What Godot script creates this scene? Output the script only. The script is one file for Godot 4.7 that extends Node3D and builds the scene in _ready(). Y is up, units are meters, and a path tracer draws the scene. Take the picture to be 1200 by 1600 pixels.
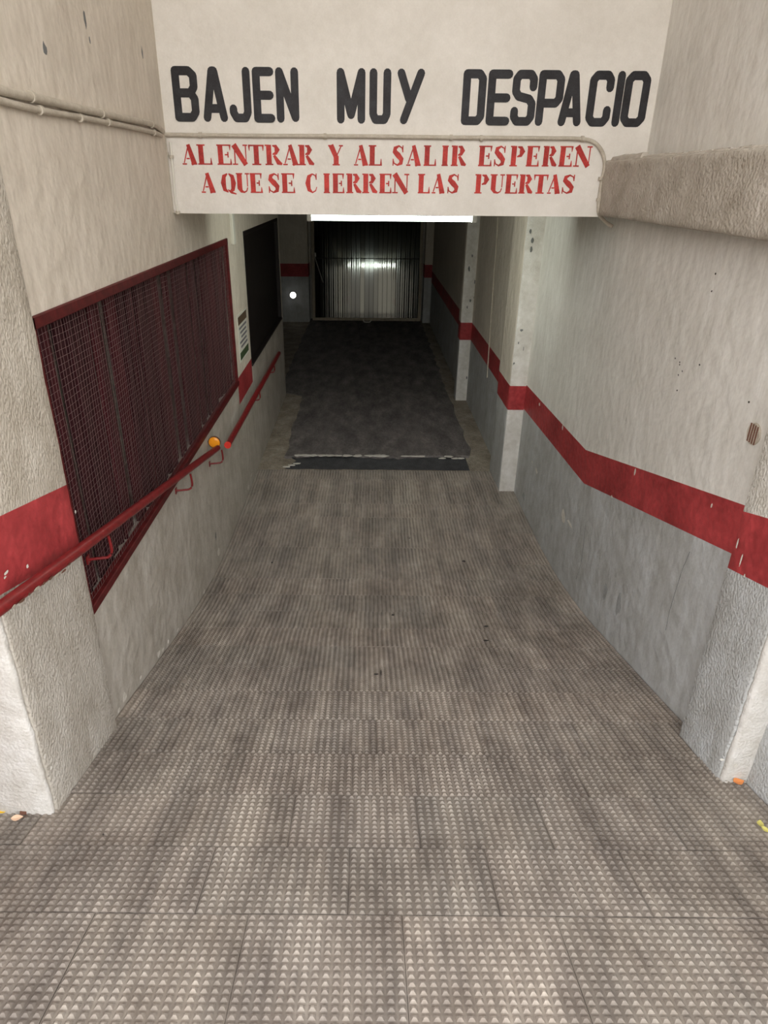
extends Node3D
# A car ramp running down under a painted lintel into an underground garage.
# Axes: +x right, +y up, -z down the ramp. y = 0 is the level garage floor.

const EYE := Vector3(0, 2.77, 0)
const FOCAL := 1045.0
const CENTRE := Vector2(570, 800)
const PITCH := 26.3233
const ROLL := 0.5
const XL := -1.15       # left wall
const XR := 1.49        # right wall
const ZLINTEL := -4.35
const YLINTEL := 2.59
const ZGATE := -14.9

var M := {}
var T := {}
var rng := RandomNumberGenerator.new()
var taken := {}
var rough_noise := FastNoiseLite.new()

# ---------------------------------------------------------------- pixels to places
func ray(px: float, py: float) -> Vector3:
	var x := (px - CENTRE.x) / FOCAL
	var y := -(py - CENTRE.y) / FOCAL
	var c := cos(deg_to_rad(ROLL))
	var s := sin(deg_to_rad(ROLL))
	var p := deg_to_rad(PITCH)
	var xx := c * x - s * y
	var yy := s * x + c * y
	return Vector3(xx, yy * cos(p) - sin(p), -(cos(p) + yy * sin(p)))

func on_x(px: float, py: float, x: float) -> Vector3:
	var r := ray(px, py)
	return EYE + r * (x / r.x)

func on_z(px: float, py: float, z: float) -> Vector3:
	var r := ray(px, py)
	return EYE + r * (z / r.z)

func on_y(px: float, py: float, y: float) -> Vector3:
	var r := ray(px, py)
	return EYE + r * ((y - EYE.y) / r.y)

func ramp(z: float) -> float:
	if z > -3.4:
		return 1.16 + 0.27 * z if z < 0.6 else 1.322
	if z > -5.2:
		return 0.075 * (z + 5.2) * (z + 5.2)
	return 0.0

func on_ramp(px: float, py: float) -> Vector3:
	var p := on_y(px, py, 0.0)
	for k in 40:
		p = on_y(px, py, lerpf(p.y, ramp(p.z), 0.6))
	return p

# ---------------------------------------------------------------- nodes
func numbered(called: String) -> String:
	if not taken.has(called):
		taken[called] = 0
		return called
	taken[called] += 1
	return "%s_%03d" % [called, taken[called]]

func base(called: String, at := Vector3.ZERO) -> Node3D:
	var o := Node3D.new()
	o.name = numbered(called)
	add_child(o)
	o.position = at
	return o

func tag(o: Node, label: String, category := "", group := "", kind := "") -> Node:
	if label != "":
		o.set_meta("label", label)
	if category != "":
		o.set_meta("category", category)
	if group != "":
		o.set_meta("group", group)
	if kind != "":
		o.set_meta("kind", kind)
	return o

func obj(called: String, mesh: Mesh, m: Material, parent: Node = null) -> MeshInstance3D:
	var o := MeshInstance3D.new()
	o.mesh = mesh
	o.material_override = m
	o.cast_shadow = GeometryInstance3D.SHADOW_CASTING_SETTING_ON
	if parent == null:
		o.name = numbered(called)
		add_child(o)
	else:
		o.name = called
		parent.add_child(o, true)
	return o

# ---------------------------------------------------------------- shapes
func begin() -> SurfaceTool:
	var st := SurfaceTool.new()
	st.begin(Mesh.PRIMITIVE_TRIANGLES)
	st.set_smooth_group(-1)
	return st

func done(st: SurfaceTool) -> ArrayMesh:
	st.generate_normals()
	return st.commit()

func quad(st: SurfaceTool, a: Vector3, b: Vector3, c: Vector3, d: Vector3) -> void:
	st.add_vertex(a); st.add_vertex(b); st.add_vertex(c)
	st.add_vertex(a); st.add_vertex(c); st.add_vertex(d)

func add_box(st: SurfaceTool, lo: Vector3, hi: Vector3) -> void:
	var p := []
	for k in 8:
		p.append(Vector3(hi.x if k & 1 else lo.x, hi.y if k & 2 else lo.y, hi.z if k & 4 else lo.z))
	for f in [[0, 2, 3, 1], [4, 5, 7, 6], [0, 4, 6, 2], [1, 3, 7, 5], [0, 1, 5, 4], [2, 6, 7, 3]]:
		quad(st, p[f[3]], p[f[2]], p[f[1]], p[f[0]])

func box(lo: Vector3, hi: Vector3) -> ArrayMesh:
	var st := begin()
	add_box(st, lo, hi)
	return done(st)

# a box with bevelled edges, centred on the origin
func bevel_box(size: Vector3, b: float) -> ArrayMesh:
	var st := begin()
	var h := size / 2
	var secs := [[-h.z, b], [-h.z + b, 0.0], [h.z - b, 0.0], [h.z, b]]
	var rings := []
	for s in secs:
		var i: float = s[1]
		var r := []
		for q in [[1, 1, 0], [1, 1, 1], [-1, 1, 1], [-1, 1, 0], [-1, -1, 0], [-1, -1, 1], [1, -1, 1], [1, -1, 0]]:
			var bx: float = b if q[2] == 1 else 0.0
			var by: float = b if q[2] == 0 else 0.0
			r.append(Vector3(q[0] * (h.x - i - bx + (b * 0.0)), q[1] * (h.y - i - by), s[0]))
		rings.append(r)
	for k in 3:
		for j in 8:
			quad(st, rings[k][j], rings[k][(j + 1) % 8], rings[k + 1][(j + 1) % 8], rings[k + 1][j])
	for e in [0, 3]:
		for j in range(1, 7):
			if e == 0:
				st.add_vertex(rings[e][0]); st.add_vertex(rings[e][j + 1]); st.add_vertex(rings[e][j])
			else:
				st.add_vertex(rings[e][0]); st.add_vertex(rings[e][j]); st.add_vertex(rings[e][j + 1])
	return done(st)

func tube(st: SurfaceTool, pts: Array, radius: float, sides := 10, wobble := 0.0) -> void:
	var rings := []
	var up := Vector3.UP
	for k in pts.size():
		var d: Vector3 = (pts[mini(k + 1, pts.size() - 1)] - pts[maxi(k - 1, 0)]).normalized()
		var ref := up if absf(d.dot(up)) < 0.9 else Vector3.RIGHT
		var a := d.cross(ref).normalized()
		var b := d.cross(a).normalized()
		var r := []
		var rr := radius * (1.0 + wobble * rough_noise.get_noise_3dv(pts[k] * 30.0))
		for j in sides:
			var t := TAU * j / sides
			r.append(pts[k] + (a * cos(t) + b * sin(t)) * rr)
		rings.append(r)
	st.set_smooth_group(1)
	for k in pts.size() - 1:
		for j in sides:
			quad(st, rings[k][j], rings[k + 1][j], rings[k + 1][(j + 1) % sides], rings[k][(j + 1) % sides])
	st.set_smooth_group(-1)
	for e in [0, pts.size() - 1]:
		for j in range(1, sides - 1):
			if e == 0:
				st.add_vertex(rings[e][0]); st.add_vertex(rings[e][j]); st.add_vertex(rings[e][j + 1])
			else:
				st.add_vertex(rings[e][0]); st.add_vertex(rings[e][j + 1]); st.add_vertex(rings[e][j])

func tube_mesh(pts: Array, radius: float, sides := 10, wobble := 0.0) -> ArrayMesh:
	var st := begin()
	tube(st, pts, radius, sides, wobble)
	return done(st)

func curve(pts: Array, step := 0.05) -> Array:
	var c := Curve3D.new()
	c.bake_interval = step
	for k in pts.size():
		var d: Vector3 = (pts[mini(k + 1, pts.size() - 1)] - pts[maxi(k - 1, 0)]) / 6.0
		c.add_point(pts[k], -d, d)
	return Array(c.get_baked_points())

# polygons in (z, y) pushed back from the plane x = face by deep (signed)
func side_wall(polys: Array, face: float, deep: float) -> ArrayMesh:
	var st := begin()
	for poly in polys:
		var pv := PackedVector2Array(poly)
		var tri := Geometry2D.triangulate_polygon(pv)
		for k in range(0, tri.size(), 3):
			for e in [0, 1, 2]:
				st.add_vertex(Vector3(face, pv[tri[k + e]].y, pv[tri[k + e]].x))
		for k in range(0, tri.size(), 3):
			for e in [0, 2, 1]:
				st.add_vertex(Vector3(face + deep, pv[tri[k + e]].y, pv[tri[k + e]].x))
		for k in pv.size():
			var a := pv[k]
			var b := pv[(k + 1) % pv.size()]
			quad(st, Vector3(face, a.y, a.x), Vector3(face, b.y, b.x), Vector3(face + deep, b.y, b.x), Vector3(face + deep, a.y, a.x))
	return done(st)

# a post with hand-plastered faces: the section (x, z) between the heights lo(z) and hi(z)
func rough_post(section: Array, lo: Callable, hi: Callable, step: float, amp: float) -> ArrayMesh:
	var ring := []
	var out := []
	var n := section.size()
	for k in n:
		var a: Vector2 = section[k]
		var b: Vector2 = section[(k + 1) % n]
		var along := b - a
		var l := along.length()
		var nrm := Vector2(along.y, -along.x).normalized()
		var prev: Vector2 = a - section[(k + n - 1) % n]
		var pn := Vector2(prev.y, -prev.x).normalized()
		var stops := [0.0, minf(0.008, l * 0.3)]
		var m := int(l / 0.06)
		for j in range(1, m):
			stops.append(l * j / m)
		stops.append(maxf(l - 0.008, l * 0.7))
		for j in stops.size():
			var p := a + along.normalized() * float(stops[j])
			if j == 0:
				p -= (nrm + pn).normalized() * 0.004
			ring.append(p)
			out.append((nrm + pn).normalized() if j == 0 else nrm)
	var levels := maxi(2, int((hi.call(section[0].y) - lo.call(section[0].y)) / step))
	var st := begin()
	st.set_smooth_group(1)
	var rows := []
	for i in levels + 1:
		var row := []
		for k in ring.size():
			var p: Vector2 = ring[k]
			var y := lerpf(lo.call(p.y), hi.call(p.y), float(i) / levels)
			var v := Vector3(p.x, y, p.y)
			var d := rough_noise.get_noise_3dv(v * 9.0) * amp + rough_noise.get_noise_3dv(v * 38.0) * amp * 0.5
			var o: Vector2 = out[k]
			row.append(v + Vector3(o.x, 0, o.y) * d)
		rows.append(row)
	for i in levels:
		for k in ring.size():
			var k2 := (k + 1) % ring.size()
			quad(st, rows[i][k], rows[i + 1][k], rows[i + 1][k2], rows[i][k2])
	st.set_smooth_group(-1)
	var tri := Geometry2D.triangulate_polygon(PackedVector2Array(ring))
	for e in [0, levels]:
		for k in range(0, tri.size(), 3):
			for j in ([0, 1, 2] if e == 0 else [0, 2, 1]):
				st.add_vertex(rows[e][tri[k + j]])
	return done(st)

# an irregular flake lying on a plane: u and v span the plane, n points out of it
func flake(at: Vector3, u: Vector3, v: Vector3, n: Vector3, seed_: int, thick := 0.0012, points := 11) -> ArrayMesh:
	var r := RandomNumberGenerator.new()
	r.seed = seed_
	var st := begin()
	var top := []
	var low := []
	for k in points:
		var t := TAU * k / points
		var s := r.randf_range(0.55, 1.0)
		var p := at + u * cos(t) * s + v * sin(t) * s
		low.append(p)
		top.append(at + (p - at) * 0.9 + n * thick)
	for k in points:
		var j := (k + 1) % points
		quad(st, low[k], low[j], top[j], top[k])
		st.add_vertex(at + n * thick); st.add_vertex(top[k]); st.add_vertex(top[j])
	return done(st)

# ---------------------------------------------------------------- materials
func c8(r: float, g: float, b: float) -> Color:
	return Color(r / 255.0, g / 255.0, b / 255.0)

func noise(seed_: int, freq: float, octaves := 4, kind := FastNoiseLite.TYPE_SIMPLEX_SMOOTH) -> FastNoiseLite:
	var n := FastNoiseLite.new()
	n.seed = seed_
	n.frequency = freq
	n.noise_type = kind
	n.fractal_octaves = octaves
	return n

# layers: [noise, weight]; the sum runs from lo to hi
func blend(size: int, layers: Array, lo: Color, hi: Color, sharp := 1.0) -> ImageTexture:
	var datas := []
	var total := 0.0
	for l in layers:
		var im: Image = l[0].get_seamless_image(size, size, false, false, 0.15)
		im.convert(Image.FORMAT_L8)
		datas.append(im.get_data())
		total += l[1]
	var outb := PackedByteArray()
	outb.resize(size * size * 3)
	var nl := layers.size()
	for k in size * size:
		var s := 0.0
		for j in nl:
			s += datas[j][k] * layers[j][1]
		s = clampf(0.5 + (s / (255.0 * total) - 0.5) * sharp, 0.0, 1.0)
		outb[k * 3] = int(255.0 * lerpf(lo.r, hi.r, s))
		outb[k * 3 + 1] = int(255.0 * lerpf(lo.g, hi.g, s))
		outb[k * 3 + 2] = int(255.0 * lerpf(lo.b, hi.b, s))
	return ImageTexture.create_from_image(Image.create_from_data(size, size, false, Image.FORMAT_RGB8, outb))

func bump(seed_: int, freq: float, strength: float, octaves := 4) -> NoiseTexture2D:
	var t := NoiseTexture2D.new()
	t.width = 512
	t.height = 512
	t.seamless = true
	t.as_normal_map = true
	t.bump_strength = strength
	t.noise = noise(seed_, freq, octaves)
	return t

func paint(col: Color, rough: float, tex: Texture2D = null, scale := Vector3.ONE, over: Texture2D = null, over_scale := Vector3.ONE, relief: Texture2D = null, depth := 1.0) -> StandardMaterial3D:
	var m := StandardMaterial3D.new()
	m.albedo_color = col
	m.roughness = rough
	m.metallic_specular = 0.35
	if tex:
		m.albedo_texture = tex
	m.uv1_triplanar = true
	m.uv1_world_triplanar = true
	m.uv1_scale = scale
	m.uv1_triplanar_sharpness = 6.0
	if over:
		m.detail_enabled = true
		m.detail_albedo = over
		m.detail_blend_mode = BaseMaterial3D.BLEND_MODE_MUL
		m.detail_uv_layer = BaseMaterial3D.DETAIL_UV_2
		m.uv2_triplanar = true
		m.uv2_world_triplanar = true
		m.uv2_scale = over_scale
	if relief:
		m.normal_enabled = true
		m.normal_texture = relief
		m.normal_scale = depth
	return m

func plain(col: Color, rough: float, metal := 0.0) -> StandardMaterial3D:
	var m := StandardMaterial3D.new()
	m.albedo_color = col
	m.roughness = rough
	m.metallic = metal
	return m

func glow(col: Color, energy: float) -> StandardMaterial3D:
	var m := StandardMaterial3D.new()
	m.albedo_color = Color.WHITE
	m.emission_enabled = true
	m.emission = col
	m.emission_energy_multiplier = energy
	return m

func make_materials() -> void:
	T.plaster = blend(512, [[noise(3, 0.006), 1.0], [noise(4, 0.03), 0.7], [noise(5, 0.2, 2), 0.5]], Color(0.84, 0.825, 0.80), Color(1, 1, 1), 1.6)
	T.smooth = blend(512, [[noise(43, 0.008), 1.0], [noise(44, 0.05), 0.6], [noise(45, 0.25, 2), 0.5]], Color(0.93, 0.925, 0.915), Color(1, 1, 1), 1.5)
	T.streak = blend(512, [[noise(7, 0.012), 1.0], [noise(8, 0.06), 0.6]], Color(0.93, 0.925, 0.915), Color(1, 1, 1), 1.5)
	T.red = blend(256, [[noise(11, 0.01), 1.0], [noise(12, 0.1), 0.6]], Color(0.74, 0.7, 0.7), Color(1, 1, 1), 1.6)
	T.tile = blend(512, [[noise(15, 0.008), 1.0], [noise(16, 0.035), 0.9], [noise(17, 0.25, 2), 0.6]], Color(0.72, 0.70, 0.69), Color(1, 1, 1), 1.7)
	T.wheel = blend(512, [[noise(18, 0.01), 1.0], [noise(19, 0.05), 0.4]], Color(0.74, 0.74, 0.75), Color(1, 1, 1), 1.6)
	T.asphalt = blend(512, [[noise(21, 0.01), 1.0], [noise(22, 0.05), 0.8], [noise(23, 0.35, 2), 0.8]], Color(0.66, 0.65, 0.65), Color(1, 1, 1), 1.5)
	T.plaster_bump = bump(31, 0.03, 5.0)
	T.rough_bump = bump(32, 0.10, 7.0)
	T.grit_bump = bump(33, 0.12, 8.0)
	var up := Vector3(2.4, 0.22, 2.4)
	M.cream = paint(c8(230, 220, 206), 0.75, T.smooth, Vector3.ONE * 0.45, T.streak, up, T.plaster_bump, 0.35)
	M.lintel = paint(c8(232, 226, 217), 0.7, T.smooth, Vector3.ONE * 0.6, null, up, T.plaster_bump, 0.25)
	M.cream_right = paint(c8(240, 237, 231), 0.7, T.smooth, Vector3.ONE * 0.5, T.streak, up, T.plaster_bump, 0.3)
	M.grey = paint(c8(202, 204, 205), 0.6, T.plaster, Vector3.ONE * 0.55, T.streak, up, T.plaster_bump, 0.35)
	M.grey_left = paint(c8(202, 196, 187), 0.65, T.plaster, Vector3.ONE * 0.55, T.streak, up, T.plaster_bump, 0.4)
	M.white = paint(c8(224, 221, 216), 0.65, T.plaster, Vector3.ONE * 1.1, null, up, T.rough_bump, 0.2)
	M.red = paint(c8(190, 72, 74), 0.5, T.red, Vector3.ONE * 0.8, null, up, T.plaster_bump, 0.3)
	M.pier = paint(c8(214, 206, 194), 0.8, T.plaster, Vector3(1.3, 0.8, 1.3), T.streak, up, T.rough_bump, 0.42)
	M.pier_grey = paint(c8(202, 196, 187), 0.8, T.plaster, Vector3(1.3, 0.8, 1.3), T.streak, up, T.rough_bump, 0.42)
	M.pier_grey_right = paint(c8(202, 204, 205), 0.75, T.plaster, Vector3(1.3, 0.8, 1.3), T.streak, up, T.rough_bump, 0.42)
	M.beam = paint(c8(206, 198, 187), 0.85, T.plaster, Vector3.ONE * 0.8, T.streak, Vector3(3, 1, 3), T.rough_bump, 0.35)
	M.ceiling = paint(c8(190, 186, 178), 0.85, T.plaster, Vector3.ONE * 0.5, null, up, T.plaster_bump, 0.3)
	M.black_paint = paint(c8(60, 60, 63), 0.55, T.red, Vector3.ONE * 3.0, T.plaster, Vector3.ONE * 2.0)
	M.red_letter = paint(c8(205, 68, 60), 0.55, T.red, Vector3.ONE * 3.0)
	M.chip = paint(c8(226, 222, 214), 0.85, T.plaster, Vector3.ONE * 2.0)
	M.scuff = paint(c8(120, 122, 122), 0.6, T.plaster, Vector3.ONE * 4.0)
	M.rub = paint(c8(168, 170, 170), 0.6, T.plaster, Vector3.ONE * 4.0)
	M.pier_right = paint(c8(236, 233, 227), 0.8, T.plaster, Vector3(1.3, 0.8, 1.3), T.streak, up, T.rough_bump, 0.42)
	M.dark_mark = plain(c8(60, 56, 52), 0.9)
	for k in 4:
		var t: Color = [c8(180, 170, 157), c8(177, 167, 155), c8(183, 172, 159), c8(174, 165, 153)][k]
		M["tile%d" % k] = paint(t, 0.72, T.tile, Vector3(0.9, 0.9, 0.5), T.wheel, Vector3(1.1, 0.5, 0.22))
	M.bed = paint(c8(92, 84, 76), 0.95, T.asphalt, Vector3.ONE * 2.0)
	M.concrete = paint(c8(196, 185, 168), 0.85, T.asphalt, Vector3.ONE * 0.6, T.plaster, Vector3.ONE * 0.9, T.grit_bump, 0.5)
	M.asphalt = paint(c8(158, 150, 145), 0.8, T.asphalt, Vector3(0.9, 0.9, 0.55), T.wheel, Vector3(0.9, 0.5, 0.25), T.grit_bump, 0.7)
	M.tar = paint(c8(92, 92, 94), 0.75, T.asphalt, Vector3.ONE * 1.1, null, up, T.grit_bump, 0.8)
	M.pavement = paint(c8(160, 155, 148), 0.85, T.plaster, Vector3.ONE * 0.7)
	M.rail = paint(c8(140, 36, 38), 0.34, T.red, Vector3.ONE * 6.0)
	M.rail.metallic_specular = 0.5
	M.rail_end = plain(c8(226, 60, 48), 0.4)
	M.frame = paint(c8(100, 32, 32), 0.5, T.red, Vector3.ONE * 5.0)
	M.wire = plain(c8(112, 84, 82), 0.6)
	for k in 2:
		M["slat%d" % k] = paint([c8(72, 24, 30), c8(58, 22, 27)][k], 0.85, T.red, Vector3(4, 0.6, 4))
	M.shade_and_trim = paint(c8(40, 34, 32), 0.6, T.red, Vector3(3, 0.4, 3))  # near black for the shade in the second window, also for dark trim
	M.conduit = paint(c8(204, 195, 180), 0.55, T.plaster, Vector3.ONE * 5.0)
	M.steel = plain(c8(150, 146, 138), 0.4, 0.8)
	M.gate_frame = paint(c8(178, 166, 146), 0.55, T.plaster, Vector3.ONE * 3.0)
	for k in 3:
		M["gate%d" % k] = plain([c8(84, 86, 83), c8(94, 96, 92), c8(76, 78, 76)][k], [0.06, 0.05, 0.085][k], 1.0)
	M.tube = glow(Color(0.94, 1.0, 0.95), 1.3)
	M.lamp = glow(Color(1, 1, 0.97), 0.5)  # emission of the white disc on the back wall
	M.fitting = plain(c8(226, 226, 220), 0.5)
	M.orange = plain(c8(250, 158, 24), 0.35)
	M.plate = plain(c8(222, 218, 206), 0.5)
	M.brown_print = plain(c8(92, 74, 56), 0.6)
	M.green_print = plain(c8(64, 84, 50), 0.6)
	M.grey_print = plain(c8(122, 118, 124), 0.6)
	M.brown = paint(c8(120, 84, 70), 0.6, T.plaster, Vector3.ONE)
	M.yellow_leaf = plain(c8(226, 186, 40), 0.7)
	M.pale_leaf = plain(c8(226, 190, 160), 0.7)
	M.orange_leaf = plain(c8(222, 140, 78), 0.7)
	M.lime_leaf = plain(c8(206, 196, 108), 0.7)

# ---------------------------------------------------------------- camera and light
func make_view() -> void:
	var cam := Camera3D.new()
	cam.name = "camera"
	add_child(cam)
	cam.position = EYE
	cam.basis = Basis(Vector3.RIGHT, deg_to_rad(-PITCH)) * Basis(Vector3.BACK, deg_to_rad(ROLL))
	cam.projection = Camera3D.PROJECTION_FRUSTUM
	cam.near = 0.05
	cam.far = 200.0
	cam.keep_aspect = Camera3D.KEEP_HEIGHT
	cam.size = 0.05 * 1600.0 / FOCAL
	cam.frustum_offset = Vector2((600.0 - CENTRE.x) / FOCAL * 0.05, 0)
	cam.current = true

	var env := Environment.new()
	env.background_mode = Environment.BG_SKY
	var sm := ProceduralSkyMaterial.new()
	sm.sky_top_color = c8(225, 226, 228)
	sm.sky_horizon_color = c8(232, 228, 222)
	sm.ground_horizon_color = c8(150, 145, 138)
	sm.ground_bottom_color = c8(120, 115, 110)
	sm.sun_angle_max = 0.0
	sm.sky_energy_multiplier = 1.0
	var sky := Sky.new()
	sky.sky_material = sm
	env.sky = sky
	env.background_energy_multiplier = 1.0
	env.tonemap_mode = Environment.TONE_MAPPER_LINEAR
	env.tonemap_exposure = 7.5
	env.sdfgi_enabled = true
	env.ssao_enabled = true
	env.ssil_enabled = true
	var we := WorldEnvironment.new()
	we.name = "environment"
	we.environment = env
	add_child(we)

# ---------------------------------------------------------------- the setting
func structure(called: String, label: String) -> Node3D:
	var o := base(called)
	tag(o, label, "", "", "structure")
	return o

func ramp_profile(z0: float, z1: float, drop: float) -> Array:
	var out := []
	var n := int(absf(z1 - z0) / 0.15) + 1
	for k in n + 1:
		var z := lerpf(z0, z1, float(k) / n)
		out.append(Vector2(z, ramp(z) + drop))
	return out

func tile_mesh(cols: int, rows: int, px: float, pz: float) -> ArrayMesh:
	var st := begin()
	var w := cols * px / 2 - 0.0007
	var l := rows * pz / 2 - 0.0022
	add_box(st, Vector3(-w, -0.02, -l), Vector3(w, 0, l))
	for i in cols:
		for j in rows:
			var cx := (i + 0.5 - cols / 2.0) * px
			var cz := (j + 0.5 - rows / 2.0) * pz
			var bx := px * 0.36
			var bz := pz * 0.37
			var tx := px * 0.13
			var tz := pz * 0.11
			var h := 0.0066
			var lo := [Vector3(cx - bx, 0, cz - bz), Vector3(cx + bx, 0, cz - bz), Vector3(cx + bx, 0, cz + bz), Vector3(cx - bx, 0, cz + bz)]
			var hi := [Vector3(cx - tx, h, cz - tz), Vector3(cx + tx, h, cz - tz), Vector3(cx + tx, h, cz + tz), Vector3(cx - tx, h, cz + tz)]
			for k in 4:
				quad(st, lo[k], hi[k], hi[(k + 1) % 4], lo[(k + 1) % 4])
			quad(st, hi[0], hi[3], hi[2], hi[1])
	return done(st)

func left_edge(z: float) -> float:
	return -1.36 if z > -1.70 else (-1.115 if z > -2.27 else XL)

func right_edge(z: float) -> float:
	return 1.52 if z > -1.93 else (1.425 if z > -2.25 else (XR if z > -6.1 else 1.34))

func make_floor() -> void:
	var fl := structure("floor", "ramp of studded grey tiles running down to the dark garage floor")
	# mortar bed under the tiles
	var bed := begin()
	var prof := ramp_profile(0.6, -6.6, -0.012)
	for k in prof.size() - 1:
		var a: Vector2 = prof[k]
		var b: Vector2 = prof[k + 1]
		quad(bed, Vector3(-1.5, a.y, a.x), Vector3(-1.5, b.y, b.x), Vector3(1.7, b.y, b.x), Vector3(1.7, a.y, a.x))
		quad(bed, Vector3(-1.5, a.y - 0.25, a.x), Vector3(1.7, a.y - 0.25, a.x), Vector3(1.7, b.y - 0.25, b.x), Vector3(-1.5, b.y - 0.25, b.x))
	obj("mortar_bed", done(bed), M.bed, fl)
	# tiles: 16 by 12 studs
	var px := 0.0283
	var pz := 0.0241
	var made := {}
	var r := RandomNumberGenerator.new()
	r.seed = 77
	var z := -1.245 + 0.372 * 4
	var row := 0
	while z > -6.5:
		var dz := 0.2892 * cos(atan((ramp(z + 0.14 - 0.28) - ramp(z - 0.28 - 0.14)) / 0.28))
		if row < 4:
			dz = 0.372
		var z2 := z - dz
		if z2 < -6.6:
			z2 = -6.6
		var mid := (z + z2) / 2
		var rows := clampi(roundi((z - z2) / 0.0233), 2, 16)
		var lx := minf(left_edge(z), left_edge(z2))
		var rx := maxf(right_edge(z), right_edge(z2))
		var off: float = [-0.04, 0.06, -0.18, 0.12, -0.04, 0.2][row % 6] + (r.randf_range(-0.05, 0.05) if row > 8 else 0.0)
		var cuts := [lx]
		var x := off - 0.453 * 5
		while x < rx - 0.06:
			if x > lx + 0.06:
				cuts.append(x)
			x += 0.453
		cuts.append(rx)
		var slope := atan2(ramp(z) - ramp(z2), z - z2)
		for k in cuts.size() - 1:
			var w: float = cuts[k + 1] - cuts[k]
			var cols := clampi(roundi(w / px), 1, 17)
			var key := cols * 100 + rows
			if not made.has(key):
				made[key] = tile_mesh(cols, rows, px, pz)
			var t := obj("tile", made[key], M["tile%d" % r.randi_range(0, 3)], fl)
			var b := Basis(Vector3.RIGHT, -slope + r.randf_range(-0.004, 0.004)) * Basis(Vector3.BACK, r.randf_range(-0.002, 0.002))
			t.transform = Transform3D(b.scaled_local(Vector3(w / (cols * px), 1, 1)), Vector3((cuts[k] + cuts[k + 1]) / 2, (ramp(z) + ramp(z2)) / 2 + r.randf_range(-0.0015, 0.0015), mid))
		z = z2
		row += 1
	# level garage floor: concrete with an asphalt lane
	obj("concrete_slab", box(Vector3(-4.5, -0.3, -16.0), Vector3(2.0, -0.002, -6.602)), M.concrete, fl)
	var lane := begin()
	var edge := []
	var r2 := RandomNumberGenerator.new()
	r2.seed = 5
	var n := 44
	for k in n + 1:
		var x := lerpf(-0.9, 1.16, float(k) / n)
		edge.append(Vector3(x, 0.024, -6.97 + r2.randf_range(-0.025, 0.025) + 0.03 * sin(x * 5.0)))
	var nz := 40
	var rows_l := [edge]
	for j in range(1, nz + 1):
		var zz := lerpf(-7.05, -15.3, float(j) / nz)
		var rr := []
		for k in n + 1:
			var f := float(k) / n
			var l := -0.9 + 0.05 * rough_noise.get_noise_1d(zz * 40.0) - (0.0 if zz > -9.5 else 0.35)
			var rgt := 1.16 + 0.06 * rough_noise.get_noise_1d(zz * 30.0 + 300.0) + 0.04
			rr.append(Vector3(lerpf(l, rgt, f), 0.012 + 0.006 * rough_noise.get_noise_2d(f * 120.0, zz * 30.0), zz))
		rows_l.append(rr)
	lane.set_smooth_group(1)
	for j in nz:
		for k in n:
			quad(lane, rows_l[j][k], rows_l[j + 1][k], rows_l[j + 1][k + 1], rows_l[j][k + 1])
	lane.set_smooth_group(-1)
	for k in n:
		var a: Vector3 = edge[k]
		var b: Vector3 = edge[k + 1]
		quad(lane, a, b, Vector3(b.x, -0.004, b.z + 0.01), Vector3(a.x, -0.004, a.z + 0.01))
	for j in nz:
		for s in [0, n]:
			var a: Vector3 = rows_l[j][s]
			var b: Vector3 = rows_l[j + 1][s]
			quad(lane, a, b, Vector3(b.x, -0.004, b.z), Vector3(a.x, -0.004, a.z))
	tag(obj("asphalt_lane", done(lane), M.asphalt, fl), "dark worn asphalt")
	# tarred strip before the broken edge
	var tar := begin()
	var poly := []
	for k in 26:
		poly.append(Vector2(lerpf(-0.86, 1.12, k / 25.0), -6.615 + r2.randf_range(-0.008, 0.008)))
	for k in 26:
		poly.append(Vector2(lerpf(1.12, -0.86, k / 25.0), -6.99))
	poly.append(Vector2(-0.82 + 0.06, -6.85))
	var pv := PackedVector2Array(poly)
	var tri := Geometry2D.triangulate_polygon(pv)
	for k in tri.size():
		tar.add_vertex(Vector3(pv[tri[k]].x, 0.004, pv[tri[k]].y))
	obj("tar_strip", done(tar), M.tar, fl)
	# chipped pale mortar along the broken edge
	for k in 15:
		var x: float = [-0.74, -0.66, -0.57, -0.48, -0.40, -0.31, -0.2, -0.08, 0.06, 0.13, 0.2, 0.46, 0.53, 0.6, 0.93][k]
		var m := flake(Vector3(x, 0.03, -6.945), Vector3(0.055 + r2.randf() * 0.03, 0, 0), Vector3(0, 0.008, 0.035 + r2.randf() * 0.03), Vector3.UP, 200 + k, 0.006)
		obj("mortar_chip", m, M.chip, fl)
	for k in 6:
		var x: float = [-0.84, -0.79, -0.74, 0.86, 1.0, 1.06][k]
		obj("mortar_chip", flake(Vector3(x, 0.006, -6.66 - 0.05 * (k % 3) if k < 3 else -6.95), Vector3(0.05, 0, 0), Vector3(0, 0, 0.022), Vector3.UP, 240 + k, 0.006), M.chip, fl)
	# dark scars and pale scrapes on the tiles
	for s in [[595, 1052, 3, 12], [588, 1055, 10, 3], [725, 878, 7, 4], [425, 880, 4, 3], [614, 962, 6, 4], [760, 980, 10, 3], [760, 1002, 12, 3], [162 + 0, 1306, 4, 4], [640, 842, 3, 3]]:
		var p := on_ramp(s[0], s[1])
		var q := on_ramp(s[0] + s[2], s[1])
		var w := on_ramp(s[0], s[1] - s[3])
		obj("scar", flake(p + Vector3(0, 0.0064, 0), (q - p) * 0.5, (w - p) * 0.5, Vector3.UP, int(s[0]), 0.001, 9), M.dark_mark, fl)
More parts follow.
